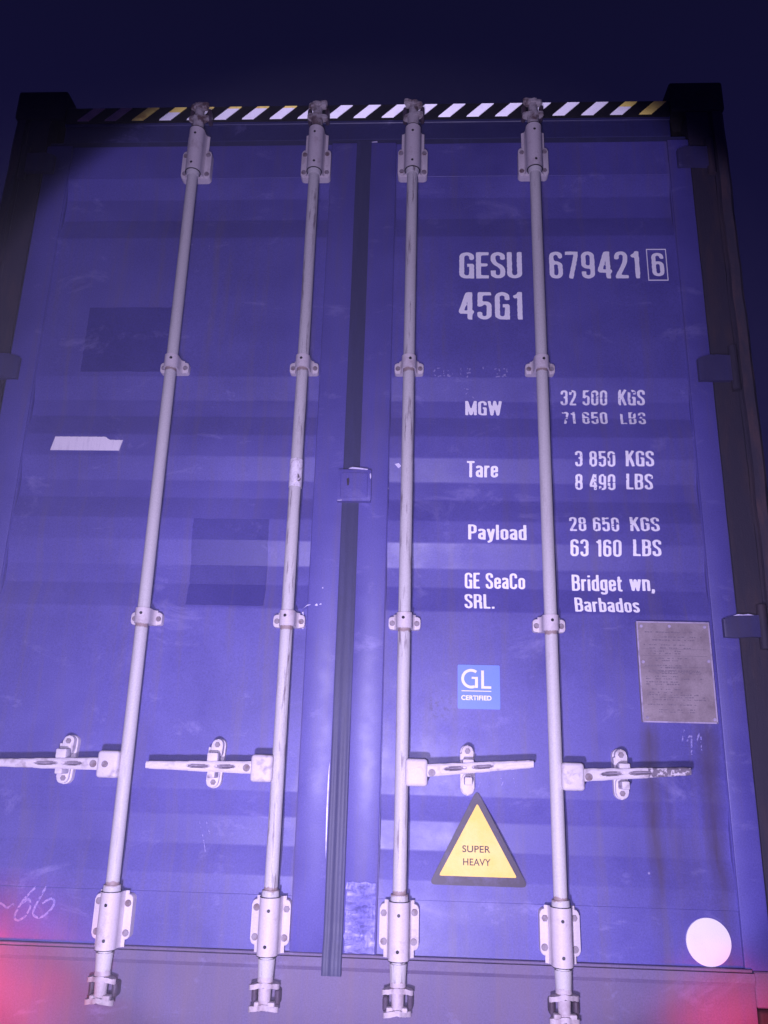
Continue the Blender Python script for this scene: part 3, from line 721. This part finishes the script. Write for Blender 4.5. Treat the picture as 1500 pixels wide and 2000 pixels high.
gl['a'] = (0.31, [rc([(h, 0.56), (h, xt), (0.31 - h, xt), (0.31 - h, 0.0)]), rc([(0.31 - h, 0.42), (h, 0.38), (h, B), (0.31 - h, 0.09)])])
gl['r'] = (0.23, [[(h, 0), (h, X)], rc([(h, 0.52), (0.10, xt), (0.23, xt)], 0.08)])
gl['e'] = (0.32, [rc([(h, 0.38, 0), (0.32 - h, 0.38, 0), (0.32 - h, xt), (h, xt), (h, B), (0.32 - h, B), (0.32 - h, 0.26)])])
gl['y'] = (0.31, [[(0.045, X), (0.165, 0.08)], rc([(0.27, X), (0.15, -0.10), (0.02, -0.15)], 0.08)])
gl['l'] = (0.13, [[(h, 0), (h, 1)]])
gl['o'] = (0.32, [rc([(h, B), (0.32 - h, B), (0.32 - h, xt), (h, xt)], closed=True)])
gl['d'] = (0.32, [rc([(h, B), (0.32 - h, B), (0.32 - h, xt), (h, xt)], closed=True), [(0.32 - h, 0), (0.32 - h, 1)]])
gl['b'] = (0.32, [rc([(h, B), (0.32 - h, B), (0.32 - h, xt), (h, xt)], closed=True), [(h, 0), (h, 1)]])
gl['i'] = (0.13, [[(h, 0), (h, X)], [(h, 0.84), (h, 0.97)]])
gl['g'] = (0.32, [rc([(h, 0.10), (0.32 - h, 0.10), (0.32 - h, xt), (h, xt)], closed=True), rc([(0.32 - h, X), (0.32 - h, -0.15), (h, -0.15), (h, -0.06)])])
gl['t'] = (0.22, [rc([(0.085, 0.92), (0.085, B), (0.22, B)], 0.08), [(0.0, xt), (0.21, xt)]])
gl['w'] = (0.44, [[(0.04, X), (0.125, 0.04), (0.22, 0.66), (0.315, 0.04), (0.40, X)]])
gl['n'] = (0.32, [[(h, 0), (h, X)], rc([(h, 0.5), (h + 0.03, xt), (0.32 - h, xt), (0.32 - h, 0)])])
gl['s'] = (0.29, [rc([(0.29 - h, 0.54), (0.29 - h, xt), (h, xt), (h, 0.42), (0.29 - h, 0.31), (0.29 - h, B), (h, B), (h, 0.20)], 0.09)])
gl[','] = (0.13, [[(h, 0.12), (h, 0.0), (0.03, -0.16)]])
gl['.'] = (0.13, [[(h, 0.0), (h, 0.14)]])
def sdf(strokes, X_, Z_, hw):
    d = np.full(X_.shape, 9.0)
    for s in strokes:
        for i, (a, b) in enumerate(zip(s, s[1:])):
            ax, az = a; bx, bz = b; L = math.hypot(bx - ax, bz - az)
            if L < 1e-6: continue
            ux, uz = (bx - ax) / L, (bz - az) / L
            t = (X_ - ax) * ux + (Z_ - az) * uz; p = np.abs(-(X_ - ax) * uz + (Z_ - az) * ux)
            d = np.minimum(d, np.maximum(p - hw, np.maximum(-t, t - L)))
            if i > 0: d = np.minimum(d, np.hypot(X_ - ax, Z_ - az) - hw)
    return d
def march(bm, F, xs, zs, place):
    """fill the region F<0 of a grid with faces, cutting boundary cells by interpolation"""
    cache = {}
    def V(key, x, z):
        if key not in cache: cache[key] = bm.verts.new(place(x, z))
        return cache[key]
    nz, nx = F.shape
    for j in range(nz - 1):
        for i in range(nx - 1):
            c = [(i, j), (i + 1, j), (i + 1, j + 1), (i, j + 1)]; f = [F[q[1], q[0]] for q in c]
            if min(f) >= 0: continue
            poly = []
            for k in range(4):
                a, b = c[k], c[(k + 1) % 4]; fa, fb = f[k], f[(k + 1) % 4]
                if fa < 0: poly.append(V(a, xs[a[0]], zs[a[1]]))
                if (fa < 0) != (fb < 0):
                    t = fa / (fa - fb); key = (a, b) if a < b else (b, a)
                    poly.append(V(key, xs[a[0]] + (xs[b[0]] - xs[a[0]]) * t, zs[a[1]] + (zs[b[1]] - zs[a[1]]) * t))
            u = []
            for v in poly:
                if v not in u: u.append(v)
            if len(u) >= 3:
                try: bm.faces.new(u)
                except ValueError: pass
GAP = 0.055
def text_width(s, gap=GAP): return sum((gl[c][0] if c != ' ' else 0.17) + gap for c in s) - gap
def lettering(s, x0, x1, zb, zt, mt=None, wear=0.0, label=None, parent=None, gap=GAP, weight=1.0, breaks=()):
    """s drawn between x0..x1 with cap height zb..zt, laid on the door's folded sheet"""
    parent = parent or doorR; ht = zt - zb; tw = text_width(s, gap); kx = (x1 - x0) / tw
    yc = prof((zb + zt) / 2); bm = new(); cur = 0.0
    ox, oz = eye((x0 + x1) / 2, (zb + zt) / 2, yc); ox -= (x0 + x1) / 2; oz -= (zb + zt) / 2
    res = 22 if ht > 0.06 else 20
    for ci, ch in enumerate(s):
        if ch == ' ': cur += 0.17 + gap; continue
        wg, st = gl[ch]
        xs = np.linspace(-0.03, wg + 0.03, max(4, int((wg + 0.06) * res * 1.35))); zs = np.linspace(-0.24, 1.03, int(1.27 * res))
        XX, ZZ = np.meshgrid(xs, zs)
        F = sdf(st, XX, ZZ, H * weight)
        wob = np.array([[mnoise.noise(Vector((x * 14 + ci * 7, z * 14, x0 * 9))) for x in xs] for z in zs])
        F = F + wob * 0.010
        if wear:
            w2 = np.array([[mnoise.noise(Vector((x * 7 + ci * 3.3, z * 7, zb * 31 + x0))) for x in xs] for z in zs])
            F = np.maximum(F, (w2 - (0.52 - wear)) * 0.3)
        if ci in breaks:
            F = np.maximum(F, 0.020 - np.abs(ZZ - 0.5 - 0.1 * (XX - 0.18)))
        sh = cur
        def place(x, z):
            wx = x0 + (sh + x) * kx + ox; wz = zb + z * ht + oz
            return (wx, prof(wz) - 0.0038, wz)
        march(bm, F, xs, zs, place); cur += wg + gap
    for f in bm.faces:
        f.normal_update()
        if f.normal.y > 0: f.normal_flip()
    return obj('lettering', bm, mt or M_text, parent, label)
W = 'white painted lettering '
lettering('GESU', 0.330, 0.530, 2.135, 2.232, label=W + 'GESU', gap=0.04, weight=0.95)
lettering('679421', 0.615, 0.899, 2.134, 2.233, label=W + '679421', gap=0.075, weight=0.96)
lettering('6', 0.936, 0.974, 2.141, 2.227, label='boxed white digit 6', weight=0.95)
bm = new()
for a, b, c, d in ((0.922, 0.984, 2.2385, 2.2410), (0.922, 0.984, 2.1265, 2.1290), (0.922, 0.9245, 2.1292, 2.2383), (0.9815, 0.984, 2.1292, 2.2383)):
    a_, c_ = eye(a, c, PY); b_, d_ = eye(b, d, PY); box(bm, a_, b_, PY - 0.0040, PY - 0.0022, c_, d_)
obj('lettering', bm, M_text, doorR, 'white outline box round the last digit')
lettering('45G1', 0.328, 0.528, 1.988, 2.086, label=W + '45G1', gap=0.075, weight=0.96)
lettering('MGW', 0.347, 0.457, 1.664, 1.711, label=W + 'MGW')
lettering('32 500', 0.632, 0.772, 1.698, 1.744, M_textd, 0.02, W + '32500', gap=0.075, breaks=(4, 5))
lettering('KGS', 0.803, 0.883, 1.699, 1.746, M_textd, 0.03, W + 'KGS upper')
lettering('71 650', 0.635, 0.770, 1.637, 1.678, M_textd, 0.05, W + '71650', gap=0.085, breaks=(3,))
lettering('LBS', 0.807, 0.882, 1.637, 1.678, M_textd, 0.16, W + 'LBS chipped', gap=0.10, breaks=(1, 2))
lettering('Tare', 0.351, 0.443, 1.468, 1.515, label=W + 'Tare')
lettering('3 850', 0.668, 0.785, 1.505, 1.552, M_text, 0.02, W + '3850', gap=0.075)
lettering('KGS', 0.815, 0.897, 1.507, 1.554, M_text, 0.0, W + 'KGS middle')
lettering('8 490', 0.664, 0.781, 1.431, 1.478, M_text, 0.05, W + '8490', gap=0.075, breaks=(4,))
lettering('LBS', 0.811, 0.888, 1.434, 1.480, M_text, 0.04, W + 'LBS middle')
lettering('Payload', 0.354, 0.521, 1.278, 1.323, label=W + 'Payload')
lettering('28 650', 0.643, 0.784, 1.307, 1.350, M_textd, 0.05, W + '28650', gap=0.075, breaks=(1, 5))
lettering('KGS', 0.815, 0.898, 1.309, 1.352, M_textd, 0.07, W + 'KGS lower')
lettering('63 160', 0.643, 0.787, 1.234, 1.282, label=W + '63160', gap=0.075)
lettering('LBS', 0.819, 0.898, 1.237, 1.284, label=W + 'LBS lower')
lettering('GE SeaCo', 0.343, 0.514, 1.135, 1.181, label=W + 'of the owner, upper line')
lettering('SRL.', 0.343, 0.427, 1.078, 1.121, label=W + 'SRL.')
lettering('Bridget', 0.642, 0.783, 1.133, 1.180, label=W + 'Bridget')
lettering('wn,', 0.803, 0.872, 1.136, 1.182, label=W + 'wn,')
lettering('Barbados', 0.648, 0.826, 1.074, 1.116, label=W + 'Barbados')

# chalk marks
def scrawl(strokes, hw, name_label, parent, y_off=0.0030, thr=0.05, mt=None, name='chalk_lettering'):
    bm = new(); P = [p for s in strokes for p in s]
    x0, x1 = min(p[0] for p in P) - 0.01, max(p[0] for p in P) + 0.01; z0, z1 = min(p[1] for p in P) - 0.01, max(p[1] for p in P) + 0.01
    st = 0.0022; xs = np.arange(x0, x1, st); zs = np.arange(z0, z1, st); XX, ZZ = np.meshgrid(xs, zs)
    F = sdf(strokes, XX, ZZ, hw)
    nz = np.array([[mnoise.noise(Vector((x * 160, 0, z * 160))) for x in xs] for z in zs])
    F = np.maximum(F, (nz - thr) * 0.004)
    march(bm, F, xs, zs, lambda x, z: (x, prof(z) - y_off, z))
    for f in bm.faces:
        f.normal_update()
        if f.normal.y > 0: f.normal_flip()
    obj(name, bm, mt or M_chalk, parent, name_label)
def sm(pts, n=6):
    out = []
    Q = [pts[0]] + pts + [pts[-1]]
    for i in range(1, len(Q) - 2):
        p0, p1, p2, p3 = [Vector(q) for q in Q[i - 1:i + 3]]
        for k in range(n):
            t = k / n; v = 0.5 * ((2 * p1) + (p2 - p0) * t + (2 * p0 - 5 * p1 + 4 * p2 - p3) * t * t + (3 * p1 - p0 - 3 * p2 + p3) * t ** 3); out.append((v.x, v.y))
    out.append(tuple(pts[-1])); return out
# "66" bottom left
s66 = [sm([(-0.890, 0.270), (-0.870, 0.290), (-0.850, 0.285), (-0.838, 0.278), (-0.822, 0.288)]),
       sm([(-0.770, 0.330), (-0.800, 0.295), (-0.815, 0.262), (-0.808, 0.250), (-0.790, 0.258), (-0.778, 0.280), (-0.784, 0.300), (-0.800, 0.290)]),
       sm([(-0.742, 0.332), (-0.758, 0.300), (-0.768, 0.268), (-0.750, 0.258), (-0.728, 0.272), (-0.716, 0.292), (-0.724, 0.304), (-0.748, 0.292)])]
scrawl(s66, 0.0028, 'chalk scrawl 66', doorL, thr=0.30)
s17 = [sm([(0.272, 1.826), (0.258, 1.822), (0.252, 1.806), (0.262, 1.797), (0.275, 1.800)]), sm([(0.283, 1.817), (0.284, 1.800), (0.294, 1.800), (0.297, 1.816), (0.298, 1.799), (0.308, 1.800), (0.309, 1.817)]),
       [(0.336, 1.824), (0.334, 1.795)], sm([(0.350, 1.822), (0.364, 1.824), (0.358, 1.808), (0.354, 1.794)]), [(0.352, 1.809), (0.366, 1.810)],
       [(0.404, 1.830), (0.402, 1.820)], sm([(0.438, 1.822), (0.450, 1.826), (0.452, 1.812), (0.438, 1.798), (0.455, 1.798)]), sm([(0.464, 1.824), (0.476, 1.822), (0.474, 1.808), (0.462, 1.798), (0.480, 1.799)])]
scrawl(s17, 0.0022, 'faint chalk writing below the container number', doorR, thr=0.08)
scrawl([sm([(0.345, 1.762), (0.362, 1.755), (0.350, 1.742), (0.372, 1.735), (0.380, 1.722), (0.360, 1.714)])], 0.0016, 'faint chalk squiggle', doorR, thr=-0.05)
s11 = [[(0.924, 0.765), (0.917, 0.735)], sm([(0.928, 0.735), (0.940, 0.752), (0.940, 0.730), (0.938, 0.702)]), sm([(0.953, 0.735), (0.964, 0.757), (0.966, 0.735), (0.965, 0.712)])]
scrawl(s11, 0.0024, 'chalk strokes under the data plate', doorR, thr=0.1)
sAA = [sm([(0.378, 0.605), (0.388, 0.632), (0.386, 0.602)]), [(0.410, 0.630), (0.406, 0.606)], sm([(0.436, 0.628), (0.446, 0.634), (0.441, 0.616), (0.434, 0.606)]), [(0.470, 0.632), (0.476, 0.610)]]
scrawl(sAA, 0.0014, 'rubbed chalk strokes under a handle', doorR, thr=-0.05)
for st_ in ([(-0.545, 2.28), (-0.5445, 2.265)], [(-0.487, 2.285), (-0.487, 2.25)], [(-0.36, 0.50), (-0.345, 0.455), (-0.335, 0.42)], [(-0.345, 0.51), (-0.33, 0.47)], [(-0.43, 1.16), (-0.425, 1.152)]):
    scrawl([st_], 0.0012, None, doorL, thr=0.0, name='scratch')

# ---- sans text for the stickers (the built-in font turned into meshes)
def sans(s, x0, x1, zb, zt, mt, y, parent, name, label=None, bold=0.0):
    cu = bpy.data.curves.new('t', 'FONT'); cu.body = s; cu.size = 1.0; cu.offset = bold; cu.fill_mode = 'FRONT'; cu.space_character = 1.04
    to = bpy.data.objects.new('t', cu); C.objects.link(to)
    dg = bpy.context.evaluated_depsgraph_get(); me = bpy.data.meshes.new_from_object(to.evaluated_get(dg))
    bpy.data.objects.remove(to)
    xs = [v.co.x for v in me.vertices]; ys = [v.co.y for v in me.vertices]; a, b, c, d = min(xs), max(xs), min(ys), max(ys)
    for v in me.vertices:
        wz = zb + (v.co.y - c) / (d - c) * (zt - zb); wx = x0 + (v.co.x - a) / (b - a) * (x1 - x0)
        v.co = Vector((wx, y(wz) if callable(y) else y, wz))
    me.materials.clear(); me.materials.append(mt); me.update()
    if me.polygons and sum(p.normal.y for p in me.polygons) > 0: me.flip_normals()
    o = bpy.data.objects.new(name, me); C.objects.link(o); o.parent = parent
    if label: o['label'] = label
    return o
# light blue certificate sticker
bm = new(); prism(bm, rrect(0.324, 0.439, 0.806, 0.924, 0.004), FXZ, PY - 0.0045, PY - 0.001); obj('certificate_sticker', bm, M_gl, doorR, 'light blue square sticker reading GL CERTIFIED')
yS = PY - 0.0062; bm = new()
# G and L
n = 40; G = []
gx, gz, ro, ri = 0.3605, 0.8865, 0.0262, 0.0188
def arcpt(r, a): return (gx + r * 1.02 * math.cos(math.radians(a)), gz + r * math.sin(math.radians(a)))
for i in range(n): 
    a0 = 52 + (292 - 52) * i / n; a1 = 52 + (292 - 52) * (i + 1) / n
    q = [arcpt(ro, a0), arcpt(ro, a1), arcpt(ri, a1), arcpt(ri, a0)]
    bm.faces.new([bm.verts.new((x, yS, z)) for x, z in q][::-1])
def quad(x0, x1, z0, z1): bm.faces.new([bm.verts.new((x, yS, z)) for x, z in ((x0, z0), (x1, z0), (x1, z1), (x0, z1))])
gr = arcpt(ro, 292)[0]
quad(gr - 0.0010, 0.3790, arcpt(ro, 292)[1] - 0.0002, arcpt(ri, 292)[1] + 0.0002); quad(0.3712, 0.3790, arcpt(ri, 292)[1] + 0.0002, 0.8860); quad(0.3620, 0.3790, 0.8860, 0.8915)
quad(0.3880, 0.3955, 0.8605, 0.9090); quad(0.3955, 0.4150, 0.8605, 0.8670)
quad(0.3345, 0.4150, 0.8525, 0.8548)
obj('lettering', bm, M_white, doorR, 'white GL on the light blue sticker')
sans('CERTIFIED', 0.3335, 0.4155, 0.8290, 0.8420, M_white, yS, doorR, 'lettering', 'white CERTIFIED on the light blue sticker', 0.035)
sans('CSC SAFETY APPROVAL', 0.838, 0.978, 0.9125, 0.9195, M_plate_ink, -0.0079, doorR, 'lettering', 'worn engraved heading of the data plate', 0.02)
# triangle label
def tri(bm, a, b, c, r, y0, y1):
    P = [Vector(a), Vector(b), Vector(c)]; out = []
    for i in range(3):
        p, q, s_ = P[i - 1], P[i], P[(i + 1) % 3]; d1 = (p - q).normalized(); d2 = (s_ - q).normalized()
        u, v = q + d1 * r, q + d2 * r
        for k in range(7):
            t = k / 6; w_ = u * (1 - t) ** 2 + q * 2 * t * (1 - t) + v * t * t; out.append((w_.x, w_.y))
    prism(bm, out, lambda x, z, d: Vector((x, d, z)), y0, y1)
# a stiff plate screwed over the fold
bm = new(); tri(bm, (0.3735, 0.600), (0.250, 0.368), (0.502, 0.368), 0.018, PY - 0.0080, PY - 0.0045); obj('warning_label', bm, M_tri_k, doorR, 'yellow triangle label with black border reading SUPER HEAVY')
bm = new(); tri(bm, (0.3745, 0.566), (0.2755, 0.390), (0.4735, 0.390), 0.006, PY - 0.0092, PY - 0.0078); obj('yellow_triangle', bm, M_tri_y, doorR, 'yellow triangle inside the black border')
yT = PY - 0.0104
sans('SUPER', 0.335, 0.4065, 0.4470, 0.4635, M_ink, yT, doorR, 'lettering', 'dark lettering SUPER on the yellow triangle', 0.012)
sans('HEAVY', 0.337, 0.4070, 0.4160, 0.4325, M_ink, yT, doorR, 'lettering', 'dark lettering HEAVY on the yellow triangle', 0.012)

# ---- red tail lamps of the trailer, just under the lower edge of the view
for n, (xl, zt, pw) in enumerate(((-0.72, 0.010, 1.0), (0.88, 0.076, 1.0))):
    r = bpy.data.objects.new('tail_lamp', None); C.objects.link(r); r.location = (xl, -0.115, zt - 0.05)
    r['label'] = ['red trailer tail lamp glowing at the lower left corner', 'red trailer tail lamp glowing at the lower right corner'][n]; r['category'] = 'lamp'; r['group'] = 'red trailer tail lamps'
    bm = new(); box(bm, -0.075, 0.075, 0.012, 0.04, -0.05, 0.030, 0.006, 2); obj('housing', bm, M_hole, r)
    bm = new(); box(bm, -0.085, 0.085, -0.030, 0.0115, -0.050, 0.046, 0.012, 3); obj('lens', bm, M_lens, r, smooth=40)
    d = bpy.data.lights.new('tail_lamp_light', 'SPOT'); d.energy = [23, 10][n]; d.color = (1.0, 0.005, 0.03); d.shadow_soft_size = 0.05
    d.spot_size = math.radians([104, 80][n]); d.spot_blend = 1.0
    o = bpy.data.objects.new('tail_lamp_light', d); C.objects.link(o); o.location = [(-1.0, -0.38, 0.075), (0.97, -0.33, 0.090)][n]
    o.rotation_euler = Vector([(0.06, 0.38, -0.07), (0.02, 0.33, -0.07)][n]).to_track_quat('-Z', 'Y').to_euler()

# ---- scattering volume added to imitate lens glow: one closed box round camera and scene
bm = new(); box(bm, -3, 3, -4, 14, -1.5, 3.6)
hz, hnt, hb = mat('lens_glow'); hnt.nodes.remove(hb)
vol = N(hnt, 'ShaderNodeVolumePrincipled'); vol.inputs['Density'].default_value = GLOW_DENSITY; vol.inputs['Color'].default_value = (0.8, 0.78, 0.9, 1)
hnt.links.new(vol.outputs[0], [n for n in hnt.nodes if n.type == 'OUTPUT_MATERIAL'][0].inputs['Volume'])
hz_o = obj('glow_volume', bm, hz); hz_o['kind'] = 'stuff'; hz_o['label'] = 'thin violet scattering volume added to imitate lens glow in front of the doors'; hz_o['category'] = 'glow_volume'
